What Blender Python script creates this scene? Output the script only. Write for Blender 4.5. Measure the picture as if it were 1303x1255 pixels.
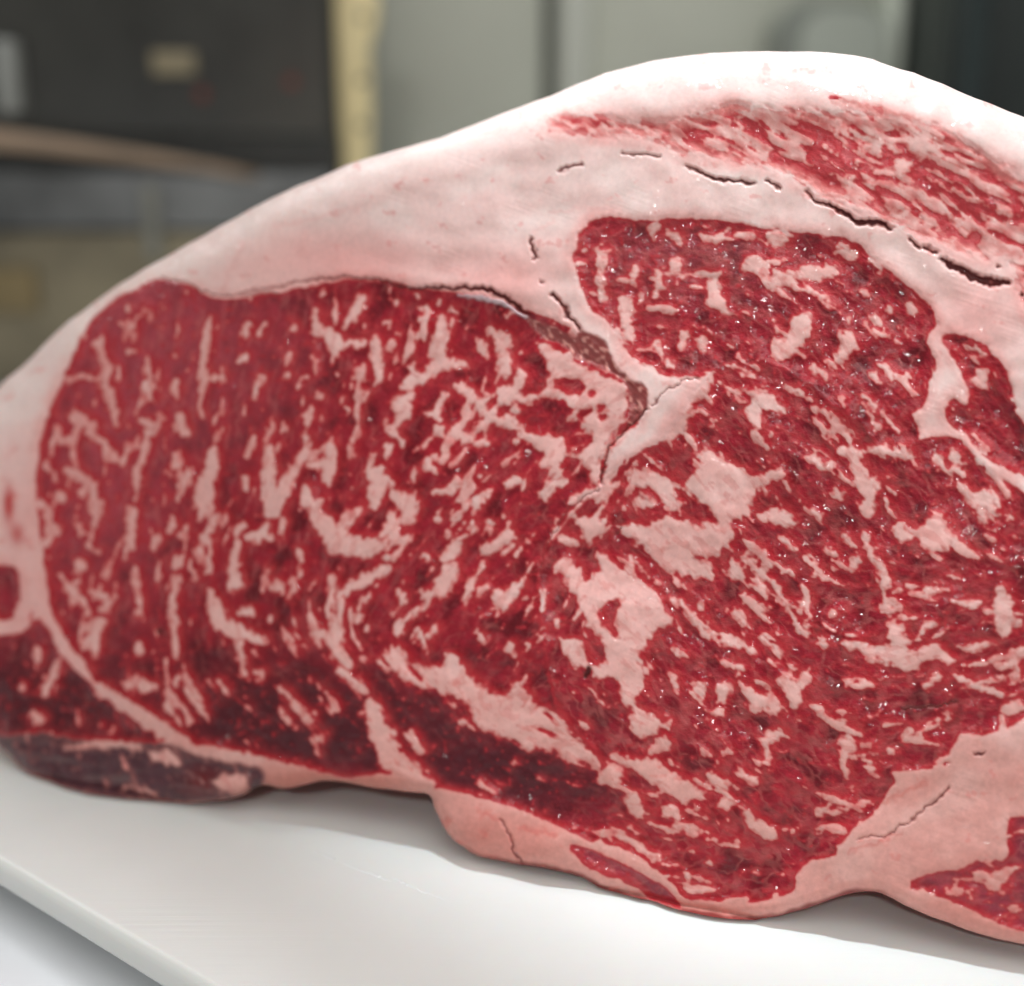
import bpy, math, random
import numpy as np
from mathutils import Vector, Matrix

random.seed(7)
rng = np.random.default_rng(7)
scene = bpy.context.scene
col = scene.collection
for o in list(bpy.data.objects):
    bpy.data.objects.remove(o)

# ------------------------------------------------------------------ camera
PW, PH = 1303.0, 1255.0
FOV = math.radians(45.0)
FPX = PW / 2 / math.tan(FOV / 2)
PITCH = math.radians(16.0)
CH = 0.155                                   # lens height above the board, metres
CAM = np.array([0.0, 0.0, CH])
cam = bpy.data.cameras.new('camera')
cam.sensor_width = 36.0
cam.sensor_fit = 'HORIZONTAL'
cam.lens = 18.0 / math.tan(FOV / 2)
cam.clip_start = 0.01
cam.clip_end = 30
cam_o = bpy.data.objects.new('camera', cam)
col.objects.link(cam_o)
cam_o.location = CAM
cam_o.rotation_euler = (math.pi / 2 - PITCH, 0, 0)
scene.camera = cam_o
cam.dof.use_dof = True
cam.dof.focus_distance = 0.252
cam.dof.aperture_fstop = 5.6
scene.render.resolution_x = 1024
scene.render.resolution_y = 986
scene.view_settings.view_transform = 'Standard'
scene.view_settings.look = 'None'
scene.view_settings.exposure = 0.12
scene.view_settings.gamma = 1.0

# ------------------------------------------------------------------ light
w = bpy.data.worlds.new('World')
scene.world = w
w.use_nodes = True
w.node_tree.nodes['Background'].inputs[0].default_value = (1.0, 0.965, 0.91, 1)
w.node_tree.nodes['Background'].inputs[1].default_value = 0.22

def area_light(name, loc, target, sx, sy, power, colour, spread=180):
    l = bpy.data.lights.new(name, 'AREA')
    l.shape = 'RECTANGLE'
    l.size, l.size_y = sx, sy
    l.energy = power
    l.color = colour
    l.spread = math.radians(spread)
    o = bpy.data.objects.new(name, l)
    col.objects.link(o)
    o.location = loc
    d = Vector(target) - Vector(loc)
    o.rotation_euler = d.to_track_quat('-Z', 'Y').to_euler()
    return o

area_light('ceiling_tube_light', (-0.22, 0.86, 0.80), (-0.02, 0.30, 0.14), 1.6, 0.12, 6.5, (0.98, 0.99, 1.0))
area_light('front_fill_panel', (0.20, -0.22, 0.80), (0.02, 0.26, 0.09), 0.8, 0.5, 2.6, (1.0, 0.985, 0.97))  # unseen fill panel added for soft light on the face
area_light('front_glint_light', (-0.15, -0.60, 0.62), (0.03, 0.25, 0.08), 0.16, 0.014, 1.5, (1.0, 0.985, 0.96))  # small unseen lamp added to raise wet glints
sp = bpy.data.lights.new('added_board_spot', 'SPOT')  # unseen spot added; its cone edge stands for a soft shadow edge
sp.energy = 34.0
sp.color = (0.86, 0.94, 1.0)
sp.spot_size = 2 * math.atan(0.155 / 1.1)
sp.spot_blend = 0.3
sp.shadow_soft_size = 0.03
sp_o = bpy.data.objects.new('added_board_spot', sp)
col.objects.link(sp_o)
sp_o.location = (0.098, 0.280, 1.1)
sp_o.rotation_euler = (Vector((0.088, 0.330, 0.0)) - Vector(sp_o.location)).to_track_quat('-Z', 'Y').to_euler()

# ------------------------------------------------------------------ helpers
def rays(px, py):
    x = (np.asarray(px, float) - PW / 2) / FPX
    y = -(np.asarray(py, float) - PH / 2) / FPX
    c, s = math.cos(PITCH), math.sin(PITCH)
    return np.stack([x, c + s * y, -s + c * y], -1)

def on_ground(px, py, z=0.0):
    d = rays(px, py)
    return CAM + d * ((z - CH) / d[..., 2])[..., None]

def on_plane_y(px, py, Y):
    d = rays(px, py)
    return CAM + d * (Y / d[..., 1])[..., None]

PERM = rng.permutation(4096)
ANG = rng.random(4096) * 2 * math.pi
GX, GY = np.cos(ANG), np.sin(ANG)

def perlin(x, y, seed=0):
    xi = np.floor(x).astype(np.int64); yi = np.floor(y).astype(np.int64)
    xf = x - xi; yf = y - yi
    def g(ix, iy, dx, dy):
        h = PERM[(PERM[(ix + seed * 57) & 4095] + iy + seed * 131) & 4095]
        return GX[h] * dx + GY[h] * dy
    u = xf * xf * xf * (xf * (xf * 6 - 15) + 10)
    v = yf * yf * yf * (yf * (yf * 6 - 15) + 10)
    a = g(xi, yi, xf, yf); b = g(xi + 1, yi, xf - 1, yf)
    c = g(xi, yi + 1, xf, yf - 1); d = g(xi + 1, yi + 1, xf - 1, yf - 1)
    return ((a + u * (b - a)) * (1 - v) + (c + u * (d - c)) * v) * 1.5

def sstep(a, b, x):
    t = np.clip((x - a) / (b - a), 0, 1)
    return t * t * (3 - 2 * t)

def blur(a, r):
    k = np.exp(-0.5 * (np.arange(-int(3 * r) - 1, int(3 * r) + 2) / r) ** 2)
    k /= k.sum()
    n = len(k) // 2
    p = np.pad(a, ((n, n), (0, 0)), mode='edge')
    o = sum(k[i] * p[i:i + a.shape[0]] for i in range(len(k)))
    p = np.pad(o, ((0, 0), (n, n)), mode='edge')
    return sum(k[i] * p[:, i:i + a.shape[1]] for i in range(len(k)))

TILE = dict(A=(0, 300, 350), B=(300, 300, 350), C=(600, 300, 350), D=(953, 300, 350),
            E=(0, 600, 350), F=(300, 600, 350), G=(600, 600, 350), H=(953, 600, 350),
            T=(0, 0, 400), U=(350, 0, 400), V=(650, 50, 350), W=(953, 50, 350),
            P=(0, 855, 400), Q=(300, 855, 400), R=(600, 855, 400), S=(903, 855, 400),
            Z=(0, 0, 1255))

def strokes(text):
    """ 'B' switches the sheet; every line is one stroke of 'x y r' triples """
    t = 'Z'; out = []
    for line in text.replace(';', '\n').split('\n'):
        line = line.strip()
        if not line:
            continue
        if line[0].isalpha():
            t = line[0]; line = line[1:].strip()
            if not line:
                continue
        ox, oy, s = TILE[t]; s = s / 1255.0
        v = np.array([float(q) for q in line.replace(',', ' ').split()]).reshape(-1, 3)
        out.append(np.stack([ox + v[:, 0] * s, oy + v[:, 1] * s, np.maximum(v[:, 2] * s, 0.6)], -1))
    return out

def poly(text):
    """ one polygon, sheet letters may switch inside """
    t = 'Z'; pts = []; buf = []
    for q in text.replace(',', ' ').split():
        if q.isalpha():
            t = q; continue
        buf.append(float(q))
        if len(buf) == 2:
            ox, oy, s = TILE[t]; s = s / 1255.0
            pts.append((ox + buf[0] * s, oy + buf[1] * s)); buf = []
    return np.array(pts)

def smooth_closed(p, n=5):
    a = np.roll(p, 1, 0); b = p; c = np.roll(p, -1, 0); d = np.roll(p, -2, 0)
    out = []
    for i in range(n):
        t = i / n
        out.append(0.5 * ((2 * b) + (c - a) * t + (2 * a - 5 * b + 4 * c - d) * t * t + (3 * b - a - 3 * c + d) * t ** 3))
    return np.stack(out, 1).reshape(-1, 2)

# ------------------------------------------------------------------ the cut face, traced
OUTLINE = smooth_closed(np.array([(-85, 660), (-70, 595), (-40, 535), (0, 492), (40, 455), (80, 415), (120, 385), (160, 357),
    (200, 333), (250, 305), (300, 277), (350, 250), (400, 228), (450, 207), (500, 192), (550, 178), (600, 160), (650, 140),
    (700, 122), (740, 105), (790, 88), (840, 76), (900, 69), (960, 66), (1030, 66), (1080, 69), (1110, 76), (1140, 86),
    (1180, 99), (1230, 120), (1275, 138), (1303, 149), (1345, 172), (1385, 210), (1415, 265), (1435, 340), (1445, 450),
    (1450, 600), (1450, 800), (1445, 950), (1432, 1070), (1408, 1150), (1370, 1196), (1340, 1207), (1303, 1201),
    (1263, 1193), (1206, 1174), (1158, 1155), (1123, 1137), (1107, 1134), (1081, 1137), (1053, 1146), (1008, 1161), (967, 1170),
    (938, 1170), (903, 1166), (868, 1159), (829, 1146), (817, 1144), (769, 1132), (740, 1116), (718, 1110), (676, 1102),
    (660, 1100), (619, 1092), (596, 1083), (571, 1062), (555, 1033), (547, 1012), (530, 1009), (504, 1006), (472, 1002), (421, 993),
    (396, 997), (364, 1003), (340, 999), (325, 1002), (316, 1008), (293, 1016), (249, 1022), (229, 1021), (143, 1014), (96, 1006), (64, 995),
    (32, 981), (16, 966), (0, 951), (-40, 915), (-72, 850), (-90, 750)], float))

OUTLINE = OUTLINE + 1.3 * np.stack([perlin(OUTLINE[:, 0] / 26, OUTLINE[:, 1] / 26, 141), perlin(OUTLINE[:, 0] / 26, OUTLINE[:, 1] / 26, 142)], -1) + 0.5 * np.stack([perlin(OUTLINE[:, 0] / 9, OUTLINE[:, 1] / 9, 143), perlin(OUTLINE[:, 0] / 9, OUTLINE[:, 1] / 9, 144)], -1)

MUSCLES = [
 ('eye_muscle', [(206,356),(173,367),(139,386),(112,417),(92,456),(75,495),(61,529),(52,568),(47,601),(47,650),(53,684),(56,712),
  (60,745),(67,778),(84,812),(109,845),(124,872),(156,894),(196,917),(248,947),(300,960),(350,968),(400,981),(450,990),(500,985),
  (540,1000),(587,1008),(635,1021),(680,1037),(727,1059),(766,1067),(772,980),(710,900),(690,800),(685,734),(689,712),(703,681),(725,645),
  (762,622),(766,600),(800,560),(815,510),(780,470),(740,430),(700,405),(655,392),(625,380),(585,374),(550,369),(500,360),(470,356),
  (440,357),(400,364),(350,373),(300,381),(262,377),(245,366)]),
 ('upper_muscle', [(756,281),(775,277),(817,281),(879,279),(929,283),(962,290),(995,293),(1045,300),(1078,305),(1101,320),(1126,343),
  (1154,365),(1176,383),(1184,392),(1189,412),(1184,423),(1180,439),(1190,462),(1180,490),(1179,512),(1159,529),(1171,559),(1130,577),
  (1100,542),(1050,507),(1000,472),(953,462),(900,477),(887,478),(845,478),(834,467),(809,459),(792,437),(778,414),(756,395),(742,370),
  (735,345),(727,328),(734,317),(737,300),(747,290)]),
 ('lower_muscle', [(766,1065),(791,1078),(823,1097),(855,1123),(871,1142),(903,1147),(951,1148),(1000,1138),(1011,1129),(1015,1110),
  (1037,1094),(1062,1089),(1069,1075),(1085,1056),(1113,1033),(1123,1018),(1139,995),(1136,982),(1174,979),(1203,973),(1209,957),
  (1222,935),(1247,935),(1273,931),(1303,913),(1380,870),(1420,800),(1420,690),(1360,655),(1303,627),(1249,590),(1222,560),(1200,556),
  (1180,558),(1171,559),(1130,575),(1100,540),(1050,505),(1000,470),(953,460),(900,475),(840,560),(770,600),(762,622),
  (725,645),(703,681),(689,712),(685,734),(690,800),(710,900),(772,980)]),
 ('side_muscle', [(1201,428),(1218,427),(1246,434),(1265,453),(1282,478),(1288,501),(1303,540),(1350,600),(1390,640),(1380,650),
  (1340,628),(1303,608),(1249,579),(1232,551),(1212,543),(1203,523),(1212,506),(1226,518),(1234,512),(1233,495),(1221,467),(1204,442)]),
 ('rib_cap_muscle', [(697,162),(714,145),(762,148),(806,153),(845,155),(893,142),(929,131),(953,134),(1009,139),(1065,142),(1079,139),
  (1120,145),(1162,153),(1196,159),(1232,181),(1260,201),(1303,229),(1370,290),(1400,380),(1360,430),(1310,400),(1293,357),(1285,330),
  (1260,329),(1218,323),(1198,312),(1171,301),(1134,287),(1109,273),(1065,256),(1031,240),(981,215),(953,210),(930,206),(901,198),(868,195),
  (831,178),(789,173),(762,174),(734,170)]),
 ('shank_muscle', [(-70,815),(0,811),(36,800),(40,780),(60,800),(75,830),(102,858),(124,880),(144,894),(182,922),(210,942),(150,946),(120,944),
  (80,937),(50,932),(0,934),(-40,898)]),
 ('outer_muscle', [(-60,715),(0,720),(18,722),(25,745),(18,782),(0,788),(-60,770)]),
 ('underside_muscle', [(724,1075),(759,1084),(807,1107),(849,1132),(865,1155),(829,1143),(791,1120),(750,1107)]),
 ('foot_muscle', [(1158,1129),(1180,1113),(1222,1107),(1254,1091),(1273,1097),(1284,1083),(1282,1046),(1303,1040),(1380,1040),(1410,1090),
  (1390,1165),(1340,1192),(1303,1186),(1282,1180),(1222,1151)]),
 ('bark', [(-60,880),(-40,902),(0,936),(50,934),(80,939),(120,946),(150,948),(208,946),(235,957),(270,968),(330,979),(332,998),(318,1006),(293,1014),(249,1020),(229,1019),(143,1012),(96,1004),(64,993),(32,979),(16,964),(0,949)]),
]

FAT_POLYS = [poly(q) for q in '''C 340 480 430 540 560 620 660 650 720 700 710 800 690 870 620 960 590 1050 580 1130 540 1110 510 1030 450 1000 500 980 550 920 490 860 480 800 440 760 360 740 280 760 200 750 120 720 160 680 230 710 300 730 340 660 350 580 300 520
C 860 720 960 660 1030 650 1100 620 1105 660 1060 740 1010 780 990 860 970 910 870 950 760 970 680 1010 660 1090 650 1150 600 1150 610 1060 620 980 700 900 770 850 800 790
C 720 1080 790 1060 890 1090 950 1140 G 940 90 930 160 890 170 860 120 790 70 730 50
Z 877 606 893 590 880 578 905 573 930 585 950 600 975 600 997 590 998 605 985 615 965 622 958 640 960 655 935 665 932 664 935 681 915 706 882 707 901 717 910 734 893 737 851 728 829 712 815 692 792 678 778 667 767 684 745 692 737 670 725 656 756 657 781 666 812 666 837 661 851 653 876 661 890 667 907 664 907 653 879 633 873 620
G 570 360 620 380 690 450 780 490 840 550 880 620 915 690 830 740 810 800 770 830 780 900 800 980 760 1040 790 1100 860 1120 850 1180 790 1230 730 1190 720 1100 670 1030 660 960 560 940 550 890 600 870 600 780 520 710 490 620 460 550 410 510 440 490 370 440 390 410 460 400 520 490 580 440 560 390
G 400 760 490 760 520 800 540 880 490 895 440 860 410 800
F 520 845 640 860 700 820 740 800 800 850 860 880 940 890 960 820 1010 840 1080 930 1170 1000 1255 1035 G 60 990 150 1030 200 960 240 980 290 1050 400 1110 460 1190 520 1240 R 500 340 520 370 500 390 430 380 350 340 330 320 200 300 100 250 20 220 F 1255 1230 1180 1200 1080 1150 1070 1080 1000 1030 900 1000 800 970 700 910 620 870
F 300 60 340 60 350 110 400 170 460 220 530 280 600 300 670 305 690 330 660 375 610 395 520 385 430 380 410 340 350 250 330 180
D 210 360 270 350 300 400 290 460 260 510 200 540 130 570 100 490 170 440
D 400 60 480 55 520 90 470 120 430 110
H 640 260 700 230 750 270 800 230 860 205 900 250 960 300 920 340 850 380 800 360 770 310 710 330 670 310
H 30 190 100 170 180 190 240 240 200 250 120 240 50 240
C 270 930 340 910 420 920 430 980 410 1040 430 1110 380 1130 330 1180 290 1200 340 1120 370 1070 290 1050 330 1000 280 970'''.split('\n')]
CARVE_POLYS = [poly(q) for q in '''G 680 580 660 640 650 690 670 750 630 730 600 680 590 630 630 600
C 370 690 400 660 470 655 510 690 490 730 420 720
C 430 950 470 910 545 905 550 930 500 960 450 975'''.split('\n')]

FLECKS = strokes('''A
450 490 18, 490 580 22, 480 680 20, 510 770 22, 530 860 10
310 650 10, 380 650 12, 460 645 10
330 830 22, 400 850 25, 450 920 20, 510 1000 22, 540 1030 8
945 450 16, 930 560 18, 925 680 18, 910 780 14, 930 820 6
930 650 8, 1020 650 10
965 380 14, 950 420 12
670 560 10, 685 640 12, 700 740 10
800 670 14, 800 730 16
660 840 16, 690 860 16
670 900 18, 660 980 20, 630 1070 22, 625 1140 12, 620 1200 8
820 830 22, 815 890 20, 850 900 12
590 530 10, 620 525 8
980 960 12, 960 1080 30, 950 1180 36, 935 1254 36
1160 920 16, 1140 980 12
860 1080 12, 830 1150 12, 815 1200 10
300 1070 16, 400 1120 26, 430 1200 22, 450 1250 20
210 1040 10, 250 1100 14
180 1220 10, 230 1250 14
300 1200 14; 550 400 9; 740 330 9; 575 335 9; 790 550 9; 850 255 9
1130 400 8, 1120 450 8
1210 390 12, 1180 460 10
1110 550 16, 1090 570 10
1170 700 10, 1150 740 10
270 930 12, 320 940 12
B
365 360 20, 370 420 24, 420 450 28, 460 490 34, 450 540 20, 440 575 8
470 490 20, 560 490 16, 590 495 12
580 290 22, 550 340 28, 515 390 20, 490 430 8
645 480 18, 650 560 30, 650 640 24, 640 670 8
935 380 24, 930 460 34, 920 530 34, 950 590 24, 1050 585 14
920 590 32, 870 640 22, 800 670 22, 770 690 12
790 730 22, 750 770 34, 790 800 14, 730 850 20, 715 890 18, 760 950 14
800 600 14, 840 630 8
1170 430 18, 1220 480 34, 1225 560 32, 1230 620 22, 1230 650 8
1100 480 14, 1140 550 18
1010 690 18, 1060 710 22, 1110 760 18, 1150 830 18, 1200 860 18, 1250 840 18
1210 700 16, 1230 740 30
950 720 16, 930 790 16, 920 830 14
860 810 10, 930 830 10
930 885 24
1010 890 22, 1050 930 20, 1080 940 16
1140 950 18
690 970 22, 690 1000 14
440 970 22, 430 1040 26, 425 1100 16, 425 1150 8
330 1045 12, 400 1045 20
150 960 18, 150 1080 30, 150 1180 36, 150 1254 24
270 1050 18, 240 1120 32, 200 1200 36, 180 1250 34
300 1000 14, 280 1030 16
330 920 16, 330 960 12
330 830 26
510 790 16, 525 805 8
380 730 12
640 1090 36, 640 1160 36, 630 1190 20
690 1110 16, 700 1130 20
740 1190 26, 790 1225 30
900 1170 12, 980 1165 14, 1040 1140 8
870 1030 14, 910 1080 10
815 1060 10, 810 1110 8
1110 1100 14
1100 1220 18, 1140 1200 10
1240 1130 12
320 1150 14, 310 1220 20
90 940 16, 60 1000 14
40 1110 14, 50 1150 10
860 325 12; 830 270 12; 850 375 14; 1000 340 16; 730 300 12; 395 260 12; 690 400 16; 930 300 10; 230 640 12; 320 640 9; 270 430 14; 60 400 12; 90 700 12; 460 630 9
C
40 480 14, 60 530 14
230 620 26, 210 680 20, 180 720 16
0 730 14, 50 780 18, 90 840 20, 170 850 18, 230 890 16, 290 930 30
430 1120 14, 370 1140 24, 340 1180 30
210 1110 26, 175 1135 20
200 790 14
20 1210 14, 50 1180 10
460 1210 14, 560 1170 20
200 940 14; 30 1100 12
570 60 14, 600 110 24, 590 200 14, 590 290 10
700 300 24, 710 370 34, 720 430 24, 730 490 10
850 180 20, 860 230 26, 830 270 12
880 170 8, 1000 180 8, 1130 175 16
1110 200 26, 1100 280 34, 1150 340 26
930 140 30
970 440 10, 960 500 20
1050 470 16, 1060 510 14
850 490 10, 870 560 10
900 580 12, 920 600 10
770 270 8, 770 310 8
V
660 850 16, 650 900 14
720 880 14, 760 900 16, 770 930 10
870 900 14, 930 920 14, 990 870 8
1200 900 30, 1230 910 30
1110 1030 24, 1080 1050 20
1230 1080 26
570 1060 20, 560 1090 12
340 970 16
D
560 120 10, 600 150 10
130 190 40, 190 195 30
260 170 30, 340 165 40, 390 160 20
40 130 34, 10 120 30
440 460 30, 470 500 30, 430 540 24
450 380 14
610 600 14, 650 640 14
560 640 16, 590 660 10
740 330 18, 750 350 14
640 340 12
570 370 14, 600 400 8
520 270 14
720 430 8, 730 460 8
290 600 14, 350 640 18
180 690 18, 240 720 16
30 740 30, 100 770 34, 150 800 16
20 800 40, 40 860 20
30 920 22, 80 970 16
100 910 12
520 730 12, 580 770 10
540 800 8, 590 880 8
610 810 8, 680 890 10
430 980 20, 480 1000 30, 500 1060 34, 530 1130 36, 550 1190 30, 540 1254 30
520 980 12, 600 975 16, 680 1000 14, 750 1010 10
290 1010 18, 340 1050 16, 380 1060 12
920 970 12, 930 1010 22, 960 1030 12
850 1010 20, 900 1070 18, 930 1100 8
1010 1190 20, 1060 1200 34, 1100 1230 16
1060 630 24, 1070 680 20, 1040 660 16
1000 500 10, 1080 540 10
990 940 8, 1060 1030 14, 1130 1080 14, 1255 1120 16
H
1040 130 34, 1090 120 20, 1110 180 14, 1130 200 8
1060 180 20, 1075 230 8
1190 220 18, 1180 200 12
560 60 40, 540 130 24, 570 100 20
400 100 24, 420 120 14
300 190 20, 330 210 10
430 280 12, 440 310 8
360 350 18, 380 370 14
150 310 8, 190 350 10
530 300 14, 550 350 24, 590 420 14, 620 480 16, 620 560 16, 640 640 20
490 400 20, 470 440 14
660 700 30, 680 770 44, 690 840 50, 740 870 50, 640 830 40, 560 820 20
560 830 30, 500 800 16, 430 790 12
800 840 30, 870 820 30, 910 850 24
260 540 26, 270 580 12, 250 620 14, 270 660 8
110 510 10, 160 590 12, 200 650 12, 250 740 18
60 770 12, 110 790 20, 140 840 12
10 820 20
160 960 24, 200 1010 34, 210 1060 26
270 930 24, 240 970 20
300 1080 14, 330 1090 10
20 1060 22, 30 1090 14
90 1200 20, 150 1195 16, 60 1230 14
1150 540 20, 1160 600 44, 1170 680 44, 1160 730 30
1230 690 14
1090 790 20, 1030 800 14, 960 800 8
960 940 14, 1060 980 16, 1150 1010 14
1190 1080 30, 1240 1060 16
1150 1120 10, 1160 1190 14
820 970 14, 870 940 12
820 550 20, 850 540 10
690 550 14
790 740 10, 800 690 8, 840 700 14
380 650 14
940 590 12, 1000 610 14, 1060 600 10
720 1210 24, 740 1180 14
900 1110 16
440 960 12, 520 970 12
340 790 12
450 1210 20
E
600 170 20, 600 260 22, 590 340 20, 570 390 8
420 100 26, 440 190 24, 440 250 10
180 150 14, 230 180 12
290 120 20
260 260 28, 240 240 14
340 240 14, 370 280 8
400 330 10, 450 360 14
210 330 14
280 470 14, 330 550 16, 380 600 18, 410 650 10
370 430 26
410 540 8, 470 570 10
500 600 20, 480 630 20
450 700 36, 420 770 30, 440 810 24
520 570 16
640 800 28
820 390 14, 800 430 16
800 500 30, 790 570 24, 780 640 16, 800 720 18, 800 790 16, 805 850 8
720 300 18, 710 350 14
830 300 18
790 220 12, 780 270 14
870 420 12, 900 480 10
940 60 44, 920 140 40, 910 200 14
990 200 16, 960 260 16, 930 310 12
950 400 12, 940 460 12
1080 330 24, 1070 400 24, 1080 480 28, 1070 520 28
1100 250 24, 1080 290 12
1210 270 26, 1230 310 14
960 560 16, 980 630 40, 1010 690 40, 1100 740 30, 1190 770 24, 1215 790 10
1100 790 20, 1110 860 14, 1120 920 8
1140 640 22
1190 920 14, 1195 950 8
1010 960 14, 1040 1010 12
815 940 18, 800 970 14
660 980 30, 710 980 16
580 970 20
860 20 18, 830 100 10
1230 60 30, 1240 140 24, 1220 200 14
450 990 18, 520 1030 26, 600 1080 28, 680 1140 26, 760 1190 24, 850 1240 20
760 1070 16, 790 1110 8
900 1070 10, 950 1120 8
270 870 12, 240 940 14, 210 990 26, 200 1020 12
150 1110 20, 190 1130 20
P
820 320 22, 1000 350 18, 1130 385 16, 1254 405 12
620 330 22, 700 350 28
260 300 8, 420 290 15, 560 300 14
500 460 10, 620 480 8
890 445 34, 960 450 42
F
410 20 20, 425 70 10
650 40 44, 640 100 40, 630 160 16
720 100 20, 770 150 30, 820 190 20
710 200 26, 720 270 32, 740 320 26, 780 300 20, 740 370 18, 700 400 10
690 440 14, 640 470 22, 570 505 24, 510 530 22, 480 570 22, 480 640 22, 460 710 30, 440 760 34, 480 830 34, 510 880 24
400 740 20, 360 750 10
440 500 16, 430 580 16, 430 660 16
490 910 24, 540 960 24, 590 1000 16
290 370 22, 300 400 12
180 520 24, 210 540 14
40 640 24
160 670 16
100 300 24, 140 260 20, 60 310 14
550 670 24; 595 580 16; 600 720 12
880 550 10, 850 570 14
980 450 40, 950 510 44, 920 560 30
1010 350 30, 960 385 20
870 390 16
750 550 14, 770 590 16
1080 500 20, 1060 560 14, 1040 590 14
1140 360 28, 1200 330 26, 1250 290 26
1190 580 24, 1220 610 24, 1250 560 20
1090 250 18, 1070 270 14
1160 230 14; 920 220 16
980 280 18, 960 300 10
800 660 10, 760 690 20, 740 730 14
830 720 12, 850 780 14, 870 830 14
1110 740 20, 1130 770 14
1100 130 18
820 650 8, 860 600 8
110 920 16, 120 950 10
200 990 10, 240 1030 10
320 1110 12, 370 1140 10
Q
540 130 24, 570 200 40, 590 270 46, 620 340 46, 680 400 42, 760 460 36
700 250 14, 740 320 12
900 200 14
R
530 420 24, 570 400 26, 580 440 14
560 340 16, 650 370 20, 720 390 40, 770 430 44, 850 480 40, 910 490 24
640 510 28, 670 550 28
790 560 24, 820 580 14
1010 530 26
760 290 36, 730 310 14
960 430 24, 1010 450 24
1060 400 14, 1130 430 14
1240 250 10, 1180 270 14, 1170 300 16, 1190 350 10
1100 560 14, 1130 610 20, 1190 640 30
1130 140 24, 1120 110 14
1020 320 16; 920 320 14; 880 630 16
600 650 14, 680 700 14, 740 740 14
860 820 14
1000 110 24, 1020 60 24
960 760 14
S
550 290 30, 540 350 22, 540 400 12
720 320 16; 330 640 14; 440 640 12
480 530 10, 430 560 10
G
420 310 24, 480 330 14
770 140 26, 830 150 16
120 560 24, 150 600 28, 200 540 20, 220 520 10
40 750 18, 60 770 12
180 800 22, 190 830 12
380 690 18; 730 400 18
330 540 10, 330 620 10
1010 680 10, 1060 740 14, 1130 750 16, 1230 790 24
960 600 8, 1000 650 8
1220 650 24, 1240 700 16
920 930 22, 930 980 14
1040 990 22, 1060 1020 14
1140 1100 18, 1110 1110 12
1050 610 20
1180 450 14, 1200 480 12
1230 890 20
W
780 470 36, 800 410 22, 840 510 18
690 590 34, 720 570 22
580 500 18
''')

MEAT_STROKES = strokes('''W
380 270 10, 480 300 10, 600 330 8
430 540 24, 470 560 12
780 640 32, 860 690 12
1090 740 16, 1120 760 8
800 560 12, 840 600 8
880 830 26, 900 870 12
690 480 12, 740 540 8
590 740 20, 620 770 12
120 540 26, 220 590 16, 300 610 24, 380 650 18
1030 900 30; 1150 570 10
V
180 405 6, 260 405 8, 340 425 8
220 350 6, 330 370 10, 390 390 8
480 360 4, 520 390 6
600 380 10, 700 390 16, 720 430 10
700 450 6, 790 520 6
820 430 8, 860 470 6, 900 510 8
C
560 720 12; 590 790 14; 600 830 10; 530 790 14, 500 820 14
''')

# dark splits in the tissue: x y half-width, then the depth in mm
def slit(t, d):
    return [(s, d) for s in strokes(t)]
SLITS = (slit('''B
0 262 3, 150 243 4, 300 208 5, 500 193 6, 620 193 7, 720 222 7, 800 238 9, 950 238 13, 1150 248 17, 1250 290 18
A
740 192 3, 850 212 4, 920 258 5, 1030 272 4, 1254 264 3''', 1.1)
 + slit('C 0 243 14, 80 246 20, 150 280 20, 220 330 16, 260 360 8', 1.3)
 + slit('''C
270 20 8, 280 60 12, 290 110 6
320 210 8
370 270 14, 420 320 13, 440 370 11, 490 430 10
800 790 10, 760 840 8, 700 890 4, 620 980 4, 600 1050 6, 595 1130 10
V
800 575 5, 860 610 9, 920 635 12, 980 650 12, 1110 655 9
1165 645 9, 1230 680 7
510 520 4, 600 525 5, 680 535 4
90 910 6, 105 960 12, 105 1010 7
W
260 700 8, 300 740 8, 360 750 12, 430 795 17, 510 835 19, 600 840 20, 650 870 9
730 910 9, 780 950 11
800 950 12, 860 980 12
880 1010 14, 940 1040 24, 1020 1080 30, 1100 1110 30, 1180 1110 18
1130 1040 8; 1245 1170 14''', 1.5)
 + slit('''C
1030 650 4, 960 660 3, 870 720 3, 830 770 5
G
580 80 4, 450 160 2, 370 290 2, 320 400 2, 305 480 2
660 290 4, 680 260 5
S
600 665 2, 690 660 2, 800 600 4, 880 530 5, 960 465 6
1060 325 8, 1090 325 8
H
700 1085 5, 850 1070 8, 950 1055 5
Q
1060 590 4, 1095 650 5, 1120 740 7, 1160 775 6
E
730 730 26
G
530 900 22, 520 940 18
F
530 850 12
R
1050 790 0''', 0.8)
 + slit('V 210 610 4, 260 590 11, 320 570 10', 0.9))
MEMBRANE = poly('C 240 370 330 400 430 440 470 470 500 430 570 450 620 510 660 590 720 650 790 680 810 740 800 790 740 860 710 870 720 780 710 700 660 640 560 600 480 560 400 490 320 460')
SILVER_GLINT = strokes('C -60 272 4, 30 282 8, 120 300 10, 200 345 9, 250 375 6')  # pale membrane strip with its white glint painted in

# ------------------------------------------------------------------ fields on the cut face
STEP = 1.5
gx = np.arange(-96, 1458, STEP)
gy = np.arange(60, 1212, STEP)
X, Y = np.meshgrid(gx, gy)
NY, NX = X.shape

def window(b, pad):
    x0 = max(int((b[0] - pad - gx[0]) / STEP), 0); x1 = min(int((b[2] + pad - gx[0]) / STEP) + 2, NX)
    y0 = max(int((b[1] - pad - gy[0]) / STEP), 0); y1 = min(int((b[3] + pad - gy[0]) / STEP) + 2, NY)
    return slice(y0, y1), slice(x0, x1)

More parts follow.
